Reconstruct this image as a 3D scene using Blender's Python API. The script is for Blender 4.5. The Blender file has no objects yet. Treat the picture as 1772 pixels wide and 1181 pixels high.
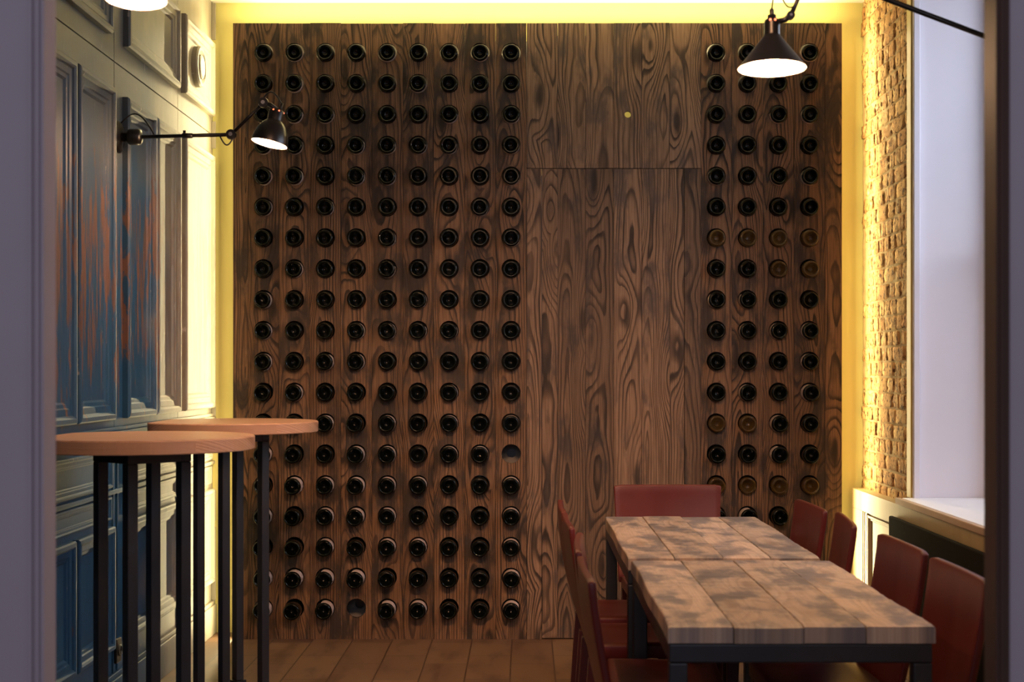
import bpy, bmesh, math, random
from mathutils import Vector, Matrix
PI = math.pi
C = bpy.context.scene.collection
S = bpy.context.scene

# ---------------------------------------------------------------- camera, world, light, exposure
EYE, FPX = 1.36, 2461.0
cam_d = bpy.data.cameras.new('camera')
cam_d.sensor_width = 36.0; cam_d.lens = FPX / 1772 * 36.0
cam_d.shift_x = (886 - 910) / 1772; cam_d.shift_y = (640 - 590.5) / 1772
cam_d.dof.use_dof = True; cam_d.dof.focus_distance = 6.6; cam_d.dof.aperture_fstop = 4.5
cam = bpy.data.objects.new('camera', cam_d); C.objects.link(cam)
cam.location = (0, 0, EYE); cam.rotation_euler = (PI / 2, 0, 0)
S.camera = cam
S.view_settings.view_transform = 'Standard'; S.view_settings.look = 'None'
S.view_settings.exposure = 0.0; S.view_settings.gamma = 1.0; S.view_settings.use_curve_mapping = False
w = bpy.data.worlds.new('world'); S.world = w; w.use_nodes = True
w.node_tree.nodes['Background'].inputs[0].default_value = (0.66, 0.64, 0.86, 1)
w.node_tree.nodes['Background'].inputs[1].default_value = 0.27

# main dimensions (metres)
XL, XR, YB, ZC = -1.62, 1.755, 7.356, 3.258      # left wall, right wall, back wall, ceiling
YR = 7.167                                        # front face of the wine rack
RX0, RX1, RZ1 = -1.476, 1.593, 3.107
PX = 343.4                                        # pixels per metre in the rack plane
def rx(px): return (px - 910) / PX
def rz(py): return EYE + (640 - py) / PX
def P(px, py, Y): return Vector(((px - 910) * Y / FPX, Y, EYE + (640 - py) * Y / FPX))

def area(name, loc, direction, sx, sy, power, col, spread=PI):
    l = bpy.data.lights.new(name, 'AREA'); l.shape = 'RECTANGLE'; l.size = sx; l.size_y = sy
    l.energy = power; l.color = col; l.spread = spread
    o = bpy.data.objects.new(name, l); C.objects.link(o); o.location = loc
    o.rotation_euler = Vector(direction).to_track_quat('-Z', 'Y').to_euler()
    return o
# daylight outside the window in the right-hand wall
area('daylight', (3.3, 5.1, 3.2), (-1, 0, -0.75), 2.8, 2.4, 112, (0.80, 0.86, 1.0))
# daylight of the front room the camera stands in
area('front_room_daylight', (-0.3, -1.5, 2.6), (0.12, 1, -0.28), 2.4, 1.6, 31, (0.93, 0.88, 1.0))
# added warm fill light just inside the doorway, aimed at the lower rack
fill = area('warm_fill', (-0.1, 2.9, 3.0), (-0.05, 4.2, -2.8), 1.2, 0.3, 13, (1.0, 0.50, 0.25), spread=math.radians(58))
# led strips on the back edge of the wine rack, warm
LEDC = (1.0, 0.80, 0.42)
area('led_left', (RX0 - 0.003, 7.207, 1.56), (-1, -0.7, 0), 0.006, 3.05, 30, LEDC)
area('led_right', (RX1 + 0.003, 7.207, 1.56), (1, -0.7, 0), 0.006, 3.05, 24, LEDC)
area('led_top', (0.06, 7.215, RZ1 - 0.004), (0, -0.3, 1), 3.0, 0.012, 30, LEDC)
area('led_left_wash', (RX0 - 0.002, 7.215, 1.56), (-0.5, 1, 0), 0.012, 3.05, 1.0, LEDC)
area('led_right_wash', (RX1 + 0.002, 7.215, 1.56), (0.5, 1, 0), 0.012, 3.05, 0.8, LEDC)
area('led_cavity', (0.5, 7.23, RZ1 - 0.02), (0, 0.4, -1), 0.9, 0.012, 4, LEDC)

# ---------------------------------------------------------------- node helpers
class NT:
    def __init__(s, name):
        s.m = bpy.data.materials.new(name); s.m.use_nodes = True
        s.t = s.m.node_tree; s.b = s.t.nodes['Principled BSDF']
    def n(s, typ, **kw):
        x = s.t.nodes.new(typ)
        for k, v in kw.items(): setattr(x, k, v)
        return x
    def l(s, a, b): s.t.links.new(a, b)
    def val(s, sock, v):
        if isinstance(v, (int, float)): sock.default_value = v
        elif isinstance(v, (tuple, list)): sock.default_value = (tuple(v) + (1,))[:len(sock.default_value)] if len(sock.default_value) == 4 else v
        else: s.l(v, sock)
    def math(s, op, a, b=0.0, c=0.0, clamp=False):
        x = s.n('ShaderNodeMath', operation=op, use_clamp=clamp)
        s.val(x.inputs[0], a); s.val(x.inputs[1], b); s.val(x.inputs[2], c)
        return x.outputs[0]
    def mix(s, f, a, b, mode='MIX'):
        x = s.n('ShaderNodeMix', data_type='RGBA', blend_type=mode)
        s.val(x.inputs[0], f); s.val(x.inputs[6], a); s.val(x.inputs[7], b)
        return x.outputs[2]
    def step(s, v, lo, hi):
        x = s.n('ShaderNodeMapRange', interpolation_type='SMOOTHSTEP')
        s.val(x.inputs[0], v); x.inputs[1].default_value = lo; x.inputs[2].default_value = hi
        return x.outputs[0]
    def vec(s, x, y, z):
        c = s.n('ShaderNodeCombineXYZ'); s.val(c.inputs[0], x); s.val(c.inputs[1], y); s.val(c.inputs[2], z)
        return c.outputs[0]
    def noise(s, v, scale, detail=3.0, rough=0.55, dist=0.0):
        x = s.n('ShaderNodeTexNoise'); s.l(v, x.inputs['Vector'])
        x.inputs['Scale'].default_value = scale; x.inputs['Detail'].default_value = detail
        x.inputs['Roughness'].default_value = rough; x.inputs['Distortion'].default_value = dist
        return x.outputs[0]
    def attr(s, name):
        a = s.n('ShaderNodeAttribute', attribute_name=name)
        q = s.n('ShaderNodeSeparateXYZ'); s.l(a.outputs['Vector'], q.inputs[0])
        return q.outputs[0], q.outputs[1], q.outputs[2]
    def pos(s):
        g = s.n('ShaderNodeTexCoord')
        return g.outputs['Object']
    def xyz(s, v):
        q = s.n('ShaderNodeSeparateXYZ'); s.l(v, q.inputs[0]); return q.outputs[0], q.outputs[1], q.outputs[2]
    def bump(s, h, strength, dist):
        x = s.n('ShaderNodeBump'); s.val(x.inputs['Height'], h)
        x.inputs['Strength'].default_value = strength; x.inputs['Distance'].default_value = dist
        s.l(x.outputs[0], s.b.inputs['Normal'])
    def out(s, col, rough=0.5, spec=None):
        s.val(s.b.inputs['Base Color'], col); s.val(s.b.inputs['Roughness'], rough)
        if spec is not None: s.b.inputs['Specular IOR Level'].default_value = spec
        return s.m

def wood(name, light, mid, dark, patch, ring=0.012, patch_amt=0.8, knots=True, rough=0.62, band=0.85, tint=0.35, plong=1.0, vlong=0.9, pth=(0.50, 0.70), amp=0.17):
    """plain-sawn board; attribute wd = (across the board, along the board, random per board)"""
    s = NT(name)
    u, v, r = s.attr('wd')
    r50 = s.math('MULTIPLY', r, 50.0)
    # heart of the trunk wanders behind the board face
    n1 = s.noise(s.vec(s.math('MULTIPLY', u, 1.2), s.math('MULTIPLY', v, vlong), r50), 1.0, 3.0, 0.5)
    sg = s.math('SIGN', s.math('SUBTRACT', s.math('FRACT', s.math('MULTIPLY', r, 3.77)), 0.5))
    a = s.math('ADD', s.math('MULTIPLY', s.math('SUBTRACT', n1, 0.5), amp), s.math('ADD', s.math('MULTIPLY', v, s.math('MULTIPLY', sg, 0.030)), s.math('SUBTRACT', s.math('MULTIPLY', s.math('FRACT', s.math('MULTIPLY', r, 5.13)), 0.11), 0.035)))
    c = s.math('MULTIPLY', s.math('SUBTRACT', s.math('FRACT', s.math('MULTIPLY', r, 7.31)), 0.5), 0.10)
    uu = s.math('SUBTRACT', u, c)
    d = s.math('SQRT', s.math('ADD', s.math('MULTIPLY', uu, uu), s.math('MULTIPLY', a, a)))
    n2 = s.noise(s.vec(s.math('MULTIPLY', u, 22.0), s.math('MULTIPLY', v, 3.0), r50), 1.0, 3.0)
    d = s.math('ADD', d, s.math('MULTIPLY', n2, 0.009))
    kn = None
    if knots:
        vo = s.n('ShaderNodeTexVoronoi', voronoi_dimensions='2D')
        s.l(s.vec(s.math('ADD', s.math('MULTIPLY', u, 5.5), r50), s.math('MULTIPLY', v, 1.25), 0.0), vo.inputs['Vector'])
        vo.inputs['Scale'].default_value = 1.0
        kd = vo.outputs['Distance']
        kn = s.math('MULTIPLY', s.step(kd, 0.13, 0.04), s.step(s.math('FRACT', s.math('MULTIPLY', vo.outputs['Color'], 7.0)), 0.35, 0.45))
        d = s.math('ADD', d, s.math('MULTIPLY', s.step(kd, 0.45, 0.0), 0.055))
    d = s.math('ADD', d, s.math('MULTIPLY', s.noise(s.vec(s.math('MULTIPLY', d, 40.0), r50, 0.0), 1.0, 2.0), 0.022))
    saw = s.math('FRACT', s.math('DIVIDE', d, ring))
    bandf = s.math('MULTIPLY', s.step(saw, 0.42, 0.86), s.step(saw, 1.0, 0.90))
    fine = s.noise(s.vec(s.math('MULTIPLY', u, 170.0), s.math('MULTIPLY', v, 4.0), r50), 1.0, 3.0, 0.65)
    col = s.mix(s.step(fine, 0.32, 0.62), light, mid)
    col = s.mix(s.math('MULTIPLY', s.step(fine, 0.58, 0.74), 0.55 * band), col, dark)
    amt = s.math('MULTIPLY', s.noise(s.vec(s.math('MULTIPLY', u, 8.0), s.math('MULTIPLY', v, 1.3), r50), 1.3, 2.0), band * 1.9, clamp=True)
    col = s.mix(s.math('MULTIPLY', bandf, amt), col, dark)
    pt = s.noise(s.vec(s.math('MULTIPLY', u, 9.0), s.math('MULTIPLY', v, 3.2 * plong), s.math('ADD', r50, 3.0)), 1.1, 4.0, 0.6)
    col = s.mix(s.math('MULTIPLY', s.step(pt, pth[0], pth[1]), patch_amt), col, patch)
    if kn is not None: col = s.mix(s.math('MULTIPLY', kn, 0.85), col, dark)
    tn = s.math('ADD', 1.0 - tint / 2, s.math('MULTIPLY', s.math('FRACT', s.math('MULTIPLY', r, 13.7)), tint))
    hs = s.n('ShaderNodeHueSaturation'); s.l(col, hs.inputs['Color']); s.l(tn, hs.inputs['Value'])
    s.bump(s.math('ADD', s.math('MULTIPLY', bandf, -0.6), s.math('MULTIPLY', fine, 0.4)), 0.35, 0.002)
    return s.out(hs.outputs[0], rough, 0.3)

def plain(name, col, rough=0.5, var=0.0, vscale=6.0, metal=0.0, spec=None, bump=0.0, bscale=60.0):
    s = NT(name); s.b.inputs['Metallic'].default_value = metal
    c = col
    if var:
        n = s.noise(s.pos(), vscale, 4.0)
        c = s.mix(n, tuple(x * (1 - var) for x in col), tuple(min(1, x * (1 + var)) for x in col))
    if bump: s.bump(s.noise(s.pos(), bscale, 3.0), bump, 0.002)
    return s.out(c, rough, spec)

def emit(name, col, strength):
    s = NT(name); s.b.inputs['Base Color'].default_value = (0.8, 0.8, 0.8, 1)
    s.b.inputs['Emission Color'].default_value = tuple(col) + (1,); s.b.inputs['Emission Strength'].default_value = strength
    return s.m

# ---------------------------------------------------------------- materials
M = {}
M['rack'] = wood('charred_planks', (0.215, 0.122, 0.065), (0.130, 0.072, 0.039), (0.016, 0.011, 0.008), (0.030, 0.023, 0.019), ring=0.0125, patch_amt=0.9, pth=(0.46, 0.64), tint=0.5)
M['door'] = wood('worn_planks', (0.255, 0.163, 0.102), (0.165, 0.103, 0.063), (0.028, 0.019, 0.014), (0.060, 0.047, 0.042), ring=0.0125, patch_amt=0.8, pth=(0.50, 0.68), tint=0.65)
M['table'] = wood('reclaimed_table_wood', (0.53, 0.395, 0.285), (0.45, 0.33, 0.235), (0.27, 0.19, 0.135), (0.125, 0.115, 0.122), ring=0.022, patch_amt=0.85, knots=True, rough=0.45, band=0.4, tint=0.5, plong=1.5, pth=(0.42, 0.62))
M['bartop'] = wood('oiled_pine', (0.52, 0.31, 0.20), (0.46, 0.265, 0.165), (0.31, 0.15, 0.085), (0.42, 0.235, 0.15), ring=0.011, patch_amt=0.4, rough=0.45, band=0.6, tint=0.1)
M['black_steel'] = plain('black_steel', (0.016, 0.017, 0.022), 0.42, 0.25, 20)
M['steel_table'] = plain('blackened_steel', (0.018, 0.020, 0.024), 0.38, 0.25, 20)
M['lamp_black'] = plain('black_lacquer', (0.006, 0.006, 0.007), 0.32)
M['lamp_inner'] = plain('glow_tinted_enamel', (0.85, 0.55, 0.40), 0.5)  # orange tint puts the warm lamp glow into the white enamel
M['chrome'] = plain('steel_screw', (0.6, 0.6, 0.62), 0.25, metal=1.0)
M['brass'] = plain('aged_brass', (0.24, 0.17, 0.07), 0.4, metal=0.8)
M['leather'] = plain('oxblood_leather', (0.098, 0.013, 0.010), 0.36, 0.22, 9, spec=0.35, bump=0.06, bscale=220)
M['leather_dark'] = plain('oxblood_leather_legs', (0.060, 0.010, 0.009), 0.4, 0.2, 9)
M['yellow'] = plain('yellow_paint', (0.60, 0.555, 0.20), 0.7, 0.05, 2)
M['ceiling'] = plain('ceiling_paint', (0.82, 0.79, 0.70), 0.8)
M['lavender'] = plain('lavender_plaster', (0.37, 0.33, 0.37), 0.75, 0.07, 5)
M['reveal'] = plain('white_plaster', (0.74, 0.72, 0.78), 0.7, 0.03, 4)
M['sill'] = plain('white_sill', (0.82, 0.80, 0.78), 0.35)
M['sillwood'] = plain('sill_wood', (0.40, 0.24, 0.15), 0.5, 0.25, 8)
M['post'] = plain('brown_post', (0.068, 0.039, 0.030), 0.6, 0.3, 5, spec=0.2)
M['olive'] = plain('olive_gilt_trim', (0.42, 0.31, 0.07), 0.42, 0.15, 8)
M['black_panel'] = plain('black_radiator_paint', (0.012, 0.010, 0.009), 0.85, 0.2, 12, spec=0.04)
M['socket'] = plain('black_bakelite', (0.012, 0.012, 0.012), 0.3)
M['bottle'] = plain('dark_bottle_glass', (0.002, 0.003, 0.0025), 0.04, spec=0.24)
M['backing'] = plain('grey_backing_board', (0.20, 0.19, 0.175), 0.8, 0.15, 10)
M['bulb'] = emit('bulb_glow', (1.0, 0.62, 0.36), 60)
M['vent'] = emit('vent_glow', (1.0, 0.10, 0.02), 3)  # red emission stands in for bulb light showing through the vents
M['upper'] = None
def amber():
    s = NT('amber_glass'); s.b.inputs['Transmission Weight'].default_value = 0.75; s.b.inputs['IOR'].default_value = 1.45
    return s.out((0.20, 0.115, 0.03), 0.06)
M['amber'] = amber()
def glass():
    s = NT('window_glass'); s.b.inputs['Transmission Weight'].default_value = 1.0; s.b.inputs['IOR'].default_value = 1.02
    return s.out((0.97, 0.98, 1.0), 0.0)
M['glass'] = glass()
def blue_paint():
    s = NT('distressed_blue_paint')
    p = s.pos(); x, y, z = s.xyz(p)
    st = s.vec(s.math('MULTIPLY', x, 3.0), s.math('MULTIPLY', y, 14.0), s.math('MULTIPLY', z, 1.3))
    base = s.mix(s.noise(p, 5, 4), (0.006, 0.045, 0.110), (0.016, 0.075, 0.145))
    # warm lamp glow painted into the blue as khaki on the upper boards
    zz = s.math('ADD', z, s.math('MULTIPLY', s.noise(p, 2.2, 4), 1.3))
    glow_up = s.step(zz, 2.45, 3.35)
    base = s.mix(s.math('MULTIPLY', glow_up, 0.62), base, s.mix(s.noise(p, 7, 4), (0.105, 0.110, 0.085), (0.200, 0.175, 0.110)))
    # far end: led glare painted in as pale cream
    glare_far = s.step(s.math('ADD', y, s.math('MULTIPLY', s.noise(p, 3, 3), 0.8)), 6.35, 7.0)
    base = s.mix(s.math('MULTIPLY', glare_far, 0.8), base, s.mix(s.noise(st, 2, 3), (0.25, 0.22, 0.15), (0.36, 0.31, 0.22)))
    # rubbed through to brown wood, in vertical streaks
    wr = s.noise(st, 2.2, 7, 0.68, 0.3)
    zone = s.math('MULTIPLY', s.step(z, 0.9, 1.6), s.step(z, 2.35, 1.95))
    thr = s.math('SUBTRACT', 0.66, s.math('MULTIPLY', zone, 0.18))
    f_w = s.step(s.math('SUBTRACT', wr, thr), 0.0, 0.05)
    f_w = s.math('MULTIPLY', f_w, s.math('SUBTRACT', 1.0, s.math('MULTIPLY', glare_far, 0.7)))
    brown = s.mix(s.noise(s.vec(x, s.math('MULTIPLY', y, 30.0), s.math('MULTIPLY', z, 2.0)), 3, 4), (0.060, 0.028, 0.018), (0.21, 0.105, 0.058))
    base = s.mix(s.math('MULTIPLY', f_w, 0.9), base, brown)
    fl = s.noise(s.vec(s.math('MULTIPLY', x, 8.0), s.math('MULTIPLY', y, 34.0), s.math('MULTIPLY', z, 6.0)), 1.6, 5, 0.65)
    base = s.mix(s.math('MULTIPLY', s.step(fl, 0.67, 0.72), 0.7), base, (0.48, 0.42, 0.36))
    s.bump(s.math('ADD', s.math('MULTIPLY', f_w, -0.5), fl), 0.3, 0.002)
    return s.out(base, 0.5, 0.35)
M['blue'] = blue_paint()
def wains():
    s = NT('wainscot_paint'); p = s.pos()
    x, y, z = s.xyz(p)
    n = s.noise(s.vec(x, s.math('MULTIPLY', y, 3.0), z), 4, 4)
    return s.out(s.mix(n, (0.34, 0.245, 0.115), (0.46, 0.35, 0.18)), 0.45)
M['wains'] = wains()
def brick():
    s = NT('old_brick')
    u, v, r = s.attr('wd'); p = s.pos()
    c = s.mix(s.math('FRACT', s.math('MULTIPLY', r, 9.1)), (0.46, 0.235, 0.085), (0.62, 0.38, 0.15))
    c = s.mix(s.step(s.noise(p, 30, 6, 0.75), 0.50, 0.60), c, (0.10, 0.042, 0.018))
    c = s.mix(s.step(s.noise(p, 14, 4, 0.7), 0.56, 0.66), c, (0.66, 0.48, 0.24))
    s.bump(s.noise(p, 55, 5, 0.7), 0.8, 0.008)
    return s.out(c, 0.85, 0.2)
M['brick'] = brick()
M['mortar'] = plain('mortar', (0.44, 0.31, 0.14), 0.9, 0.45, 30, bump=0.9, bscale=90)
def floor_mat():
    s = NT('floor_slabs'); p = s.pos(); x, y, z = s.xyz(p)
    b = s.n('ShaderNodeTexBrick'); b.offset = 0.37
    s.l(s.vec(s.math('MULTIPLY', y, 1.0), s.math('ADD', x, 0.07), 0.0), b.inputs['Vector'])
    b.inputs['Scale'].default_value = 1.0; b.inputs['Brick Width'].default_value = 0.52; b.inputs['Row Height'].default_value = 0.20
    b.inputs['Mortar Size'].default_value = 0.0035; b.inputs['Bias'].default_value = 0.0
    b.inputs['Color1'].default_value = (0.115, 0.064, 0.036, 1); b.inputs['Color2'].default_value = (0.180, 0.105, 0.058, 1)
    b.inputs['Mortar'].default_value = (0.055, 0.030, 0.018, 1)
    n = s.noise(s.vec(s.math('MULTIPLY', x, 3.0), y, z), 3.0, 5)
    c = s.mix(s.step(n, 0.46, 0.72), b.outputs['Color'], (0.085, 0.045, 0.026))
    s.bump(s.math('SUBTRACT', 1.0, b.outputs['Fac']), 0.4, 0.003)
    return s.out(c, 0.48, 0.4)
M['floor'] = floor_mat()

# ---------------------------------------------------------------- mesh helpers
def obj(name, bm, mat, parent=None, smooth=False, loc=None, bevel=0.0, bevseg=2, sub=0):
    me = bpy.data.meshes.new(name); bm.to_mesh(me); bm.free()
    if smooth:
        for f in me.polygons: f.use_smooth = True
    o = bpy.data.objects.new(name, me); C.objects.link(o)
    if mat: me.materials.append(mat)
    if loc: o.location = loc
    if parent: o.parent = parent
    if bevel:
        b = o.modifiers.new('bevel', 'BEVEL'); b.width = bevel; b.segments = bevseg; b.limit_method = 'ANGLE'; b.angle_limit = 0.6
    if sub:
        q = o.modifiers.new('subdivision', 'SUBSURF'); q.levels = sub; q.render_levels = sub
    return o
def tag(o, label=None, cat=None, group=None, kind=None):
    if label: o['label'] = label
    if cat: o['category'] = cat
    if group: o['group'] = group
    if kind: o['kind'] = kind
    return o
def empty(name, loc, rz=0.0, label=None, cat=None, group=None):
    o = bpy.data.objects.new(name, None); C.objects.link(o); o.location = loc; o.rotation_euler = (0, 0, rz)
    o.empty_display_size = 0.1
    return tag(o, label, cat, group)
def box(bm, x0, x1, y0, y1, z0, z1, mat4=None):
    co = [(x, y, z) for x in (x0, x1) for y in (y0, y1) for z in (z0, z1)]
    vs = [bm.verts.new((mat4 @ Vector(c)) if mat4 else c) for c in co]
    for f in ((0, 1, 3, 2), (4, 6, 7, 5), (0, 4, 5, 1), (2, 3, 7, 6), (0, 2, 6, 4), (1, 5, 7, 3)):
        bm.faces.new([vs[i] for i in f])
    return vs
def tube(bm, pts, r, seg=12, cap=True):
    pts = [Vector(p) for p in pts]; rings = []
    rr = r if isinstance(r, (list, tuple)) else [r] * len(pts)
    up = None
    for i, p in enumerate(pts):
        t = (pts[min(i + 1, len(pts) - 1)] - pts[max(i - 1, 0)]).normalized()
        if up is None: up = Vector((0, 0, 1)) if abs(t.z) < 0.9 else Vector((0, 1, 0))
        a = t.cross(up).normalized(); b = a.cross(t).normalized(); up = b
        rings.append([bm.verts.new(p + (a * math.cos(2 * PI * k / seg) + b * math.sin(2 * PI * k / seg)) * rr[i]) for k in range(seg)])
    for i in range(len(rings) - 1):
        for k in range(seg):
            bm.faces.new((rings[i][k], rings[i][(k + 1) % seg], rings[i + 1][(k + 1) % seg], rings[i + 1][k]))
    if cap:
        bm.faces.new(rings[0][::-1]); bm.faces.new(rings[-1])
def lathe(bm, prof, seg=32, mat4=None):
    """prof: list of (r, z) around local Z"""
    rings = []
    for r, z in prof:
        if r < 1e-5: rings.append([bm.verts.new(mat4 @ Vector((0, 0, z)) if mat4 else (0, 0, z))])
        else:
            ring = []
            for k in range(seg):
                p = Vector((r * math.cos(2 * PI * k / seg), r * math.sin(2 * PI * k / seg), z))
                ring.append(bm.verts.new(mat4 @ p if mat4 else p))
            rings.append(ring)
    for a, b in zip(rings, rings[1:]):
        for k in range(seg):
            k2 = (k + 1) % seg
            if len(a) == 1 and len(b) == 1: continue
            if len(a) == 1: bm.faces.new((a[0], b[k2], b[k]))
            elif len(b) == 1: bm.faces.new((a[k], a[k2], b[0]))
            else: bm.faces.new((a[k], a[k2], b[k2], b[k]))
def arc(p0, p1, bulge, n=12):
    p0, p1, bulge = Vector(p0), Vector(p1), Vector(bulge)
    return [p0.lerp(p1, i / n) + bulge * math.sin(PI * i / n) for i in range(n + 1)]
def set_wd(bm, verts, fn, r):
    L = bm.verts.layers.float_vector.get('wd') or bm.verts.layers.float_vector.new('wd')
    for v in verts:
        a, b = fn(v.co); v[L] = Vector((a, b, r))
def wd_bm():
    bm = bmesh.new(); bm.verts.layers.float_vector.new('wd'); return bm
def structure(o): o['kind'] = 'structure'; return o

# ---------------------------------------------------------------- the shell
bm = bmesh.new(); box(bm, -4.2, 4.2, -2.5, 7.5, -0.06, 0.0); structure(obj('floor', bm, M['floor']))
bm = bmesh.new(); box(bm, -1.75, 2.3, 2.6, 7.5, ZC, ZC + 0.1); structure(obj('ceiling', bm, M['ceiling']))
bm = bmesh.new(); box(bm, -1.75, 2.3, YB, YB + 0.12, 0, ZC); structure(obj('wall_back', bm, M['yellow']))

# ---- left wall: old blue painted panelling, boards with open joints
FL = []   # y divisions
bm = bmesh.new()
box(bm, XL - 0.14, XL - 0.012, 2.6, YB, 0, ZC)
g = 0.0025
ysec = [2.6, 3.6, 4.62, 5.595, 6.62, YB]
zsec = [0.0, 1.085, 2.573, ZC]
for y0, y1 in zip(ysec, ysec[1:]):
    for z0, z1 in zip(zsec, zsec[1:]):
        box(bm, XL - 0.012, XL, y0 + g, y1 - g, z0 + g, z1 - g)
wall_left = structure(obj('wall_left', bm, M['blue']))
PROF = [(0, 0), (0.0, 0.022), (0.006, 0.029), (0.020, 0.030), (0.028, 0.024), (0.032, 0.017), (0.055, 0.015), (0.060, 0.010), (0.072, 0.008), (0.080, 0.0)]
def frame(name, y0, y1, z0, z1, prof=PROF, k=1.0, x=XL, sx=1, mat=None, parent=None, panel=0.0):
    bm = bmesh.new(); loops = []
    for t, h in prof:
        t *= k; h *= k
        loops.append([bm.verts.new((x + sx * h, yy, zz)) for yy, zz in ((y0 + t, z0 + t), (y1 - t, z0 + t), (y1 - t, z1 - t), (y0 + t, z1 - t))])
    for a, b in zip(loops, loops[1:]):
        for i in range(4):
            f = (a[i], a[(i + 1) % 4], b[(i + 1) % 4], b[i])
            bm.faces.new(f if sx > 0 else f[::-1])
    if panel:
        t = prof[-1][0] * k
        box(bm, min(x, x + sx * panel), max(x, x + sx * panel), y0 + t, y1 - t, z0 + t, z1 - t)
    bmesh.ops.recalc_face_normals(bm, faces=bm.faces)
    return obj(name, bm, mat or M['blue'], parent or wall_left)
TALL = (1.165, 2.455); UP = (2.66, 3.035); LOWP = (0.27, 0.75)
for y0, y1 in ((4.66, 5.055), (5.085, 5.535), (5.71, 6.145), (6.165, 6.58), (6.68, 7.30), (3.66, 4.08), (4.12, 4.56)):
    frame('panel_frame', y0, y1, *TALL)
for y0, y1 in ((4.66, 5.50), (5.72, 6.57), (6.68, 7.30), (3.66, 4.56)):
    frame('panel_frame', y0, y1, *UP)
for y0, y1 in ((4.66, 5.055), (5.085, 5.535), (5.71, 6.145), (6.165, 6.58), (6.68, 7.30), (3.66, 4.08), (4.12, 4.56)):
    frame('panel_frame', y0, y1, *LOWP, k=0.9)
for y0, y1 in ((4.66, 5.535), (5.71, 6.58), (6.68, 7.30), (3.66, 4.56)):
    frame('frieze_frame', y0, y1, 0.90, 1.045, k=0.5)
    frame('frieze_frame', y0, y1, 0.775, 0.865, k=0.35)
# dado rail, chair rail and the narrow upright beads between the sections
for z0, z1, h in ((1.092, 1.118, 0.020), (1.118, 1.135, 0.012), (0.872, 0.890, 0.014)):
    bm = bmesh.new(); box(bm, XL, XL + h, 2.62, YB - 0.002, z0, z1); obj('dado_rail', bm, M['blue'], wall_left, bevel=0.004)
for yc in (5.595, 6.63):
    for dy in (-0.028, 0.028):
        bm = bmesh.new(); box(bm, XL, XL + 0.008, yc + dy - 0.007, yc + dy + 0.007, 0.17, 1.085); obj('upright_bead', bm, M['blue'], wall_left, bevel=0.003)
for z0, z1 in ((0.17, 0.55), (0.58, 0.74), (1.12, 2.43), (2.50, 2.64), (2.70, 3.02), (3.06, 3.25)):
    bm = bmesh.new(); box(bm, XL, XL + 0.022, 7.325, 7.336, z0, z1); obj('corner_bead', bm, M['blue'], wall_left, bevel=0.003)
bm = bmesh.new()
lathe(bm, [(0.10, 0), (0.10, 0.022), (0.093, 0.030), (0.080, 0.031), (0.070, 0.020), (0.060, 0.012), (0.058, 0.030), (0.050, 0.034), (0.0, 0.030)], 40,
      Matrix.Translation((XL, 6.985, 2.848)) @ Matrix.Rotation(PI / 2, 4, 'Y'))
obj('rosette', bm, M['blue'], wall_left, smooth=False)
bm = bmesh.new(); box(bm, XL, XL + 0.022, 2.62, YB - 0.002, 0, 0.15); box(bm, XL, XL + 0.014, 2.62, YB - 0.002, 0.15, 0.17)
structure(obj('baseboard_left', bm, M['blue'], bevel=0.003))
# power socket
so = empty('power_socket', (XL, 5.595, 0.255), 0, 'black power socket plate low on the blue panelling behind the near bar table', 'socket')
bm = bmesh.new(); box(bm, 0.009, 0.021, -0.034, 0.034, -0.048, 0.048); obj('plate', bm, M['socket'], so, bevel=0.004)
bm = bmesh.new(); lathe(bm, [(0.022, 0), (0.022, 0.006), (0.017, 0.006), (0.016, 0.002), (0, 0.002)], 24, Matrix.Translation((0.021, 0, 0.0)) @ Matrix.Rotation(PI / 2, 4, 'Y'))
obj('outlet', bm, M['socket'], so, smooth=True)

# ---- right wall
wr = bmesh.new()
WY0, WY1, WZ0, WZ1 = 4.25, 6.40, 0.78, 3.22          # window opening
OUT = 2.25
box(wr, XR, OUT, 2.6, WY0, 0, ZC); box(wr, XR, OUT, WY0, WY1, 0, WZ0 - 0.02); box(wr, XR, OUT, WY0, WY1, WZ1, ZC)
box(wr, XR + 0.012, OUT, WY1, YB, 0, ZC)
wall_right = structure(obj('wall_right', wr, M['reveal']))
random.seed(4)
bm = wd_bm(); Lw = bm.verts.layers.float_vector['wd']
zc, row = 0.73, 0
while zc < ZC - 0.01:
    h = 0.066 + random.uniform(-0.004, 0.004)
    y = YB - random.uniform(0.0, 0.2) + 0.05
    while y > 6.478:
        L = random.choice((0.10, 0.10, 0.105, 0.21))
        y0, y1 = max(6.476, y - L), min(y, YB - 0.004)
        if y1 - y0 > 0.02:
            q = bmesh.new()
            bmesh.ops.create_cube(q, size=1.0)
            bmesh.ops.subdivide_edges(q, edges=q.edges, cuts=3, use_grid_fill=True)
            pr = random.uniform(-0.003, 0.003); rr = random.random(); tl = random.uniform(-0.005, 0.005)
            nv = {}
            for v in q.verts:
                c = v.co
                co = Vector((XR - 0.002 - pr + (c.x) * 0.03 + c.y * tl + random.gauss(0, 0.0016), (y0 + y1) / 2 + c.y * (y1 - y0) * (1.0 - 0.05 * (abs(c.z) > 0.45)) + random.gauss(0, 0.0022),
                             zc + h / 2 + c.z * h * (1 - 0.07 * (abs(c.y) > 0.45)) + random.gauss(0, 0.002)))
                co.y = min(co.y, YB - 0.002)
                w_ = bm.verts.new(co); w_[Lw] = Vector((c.y, c.z, rr)); nv[v] = w_
            for f in q.faces: bm.faces.new([nv[v] for v in f.verts])
            q.free()
        y -= L + 0.009
    zc += h + 0.010; row += 1
obj('brickwork', bm, M['brick'], wall_right, smooth=True)
bm = bmesh.new()
ny, nz = 30, 90
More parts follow.
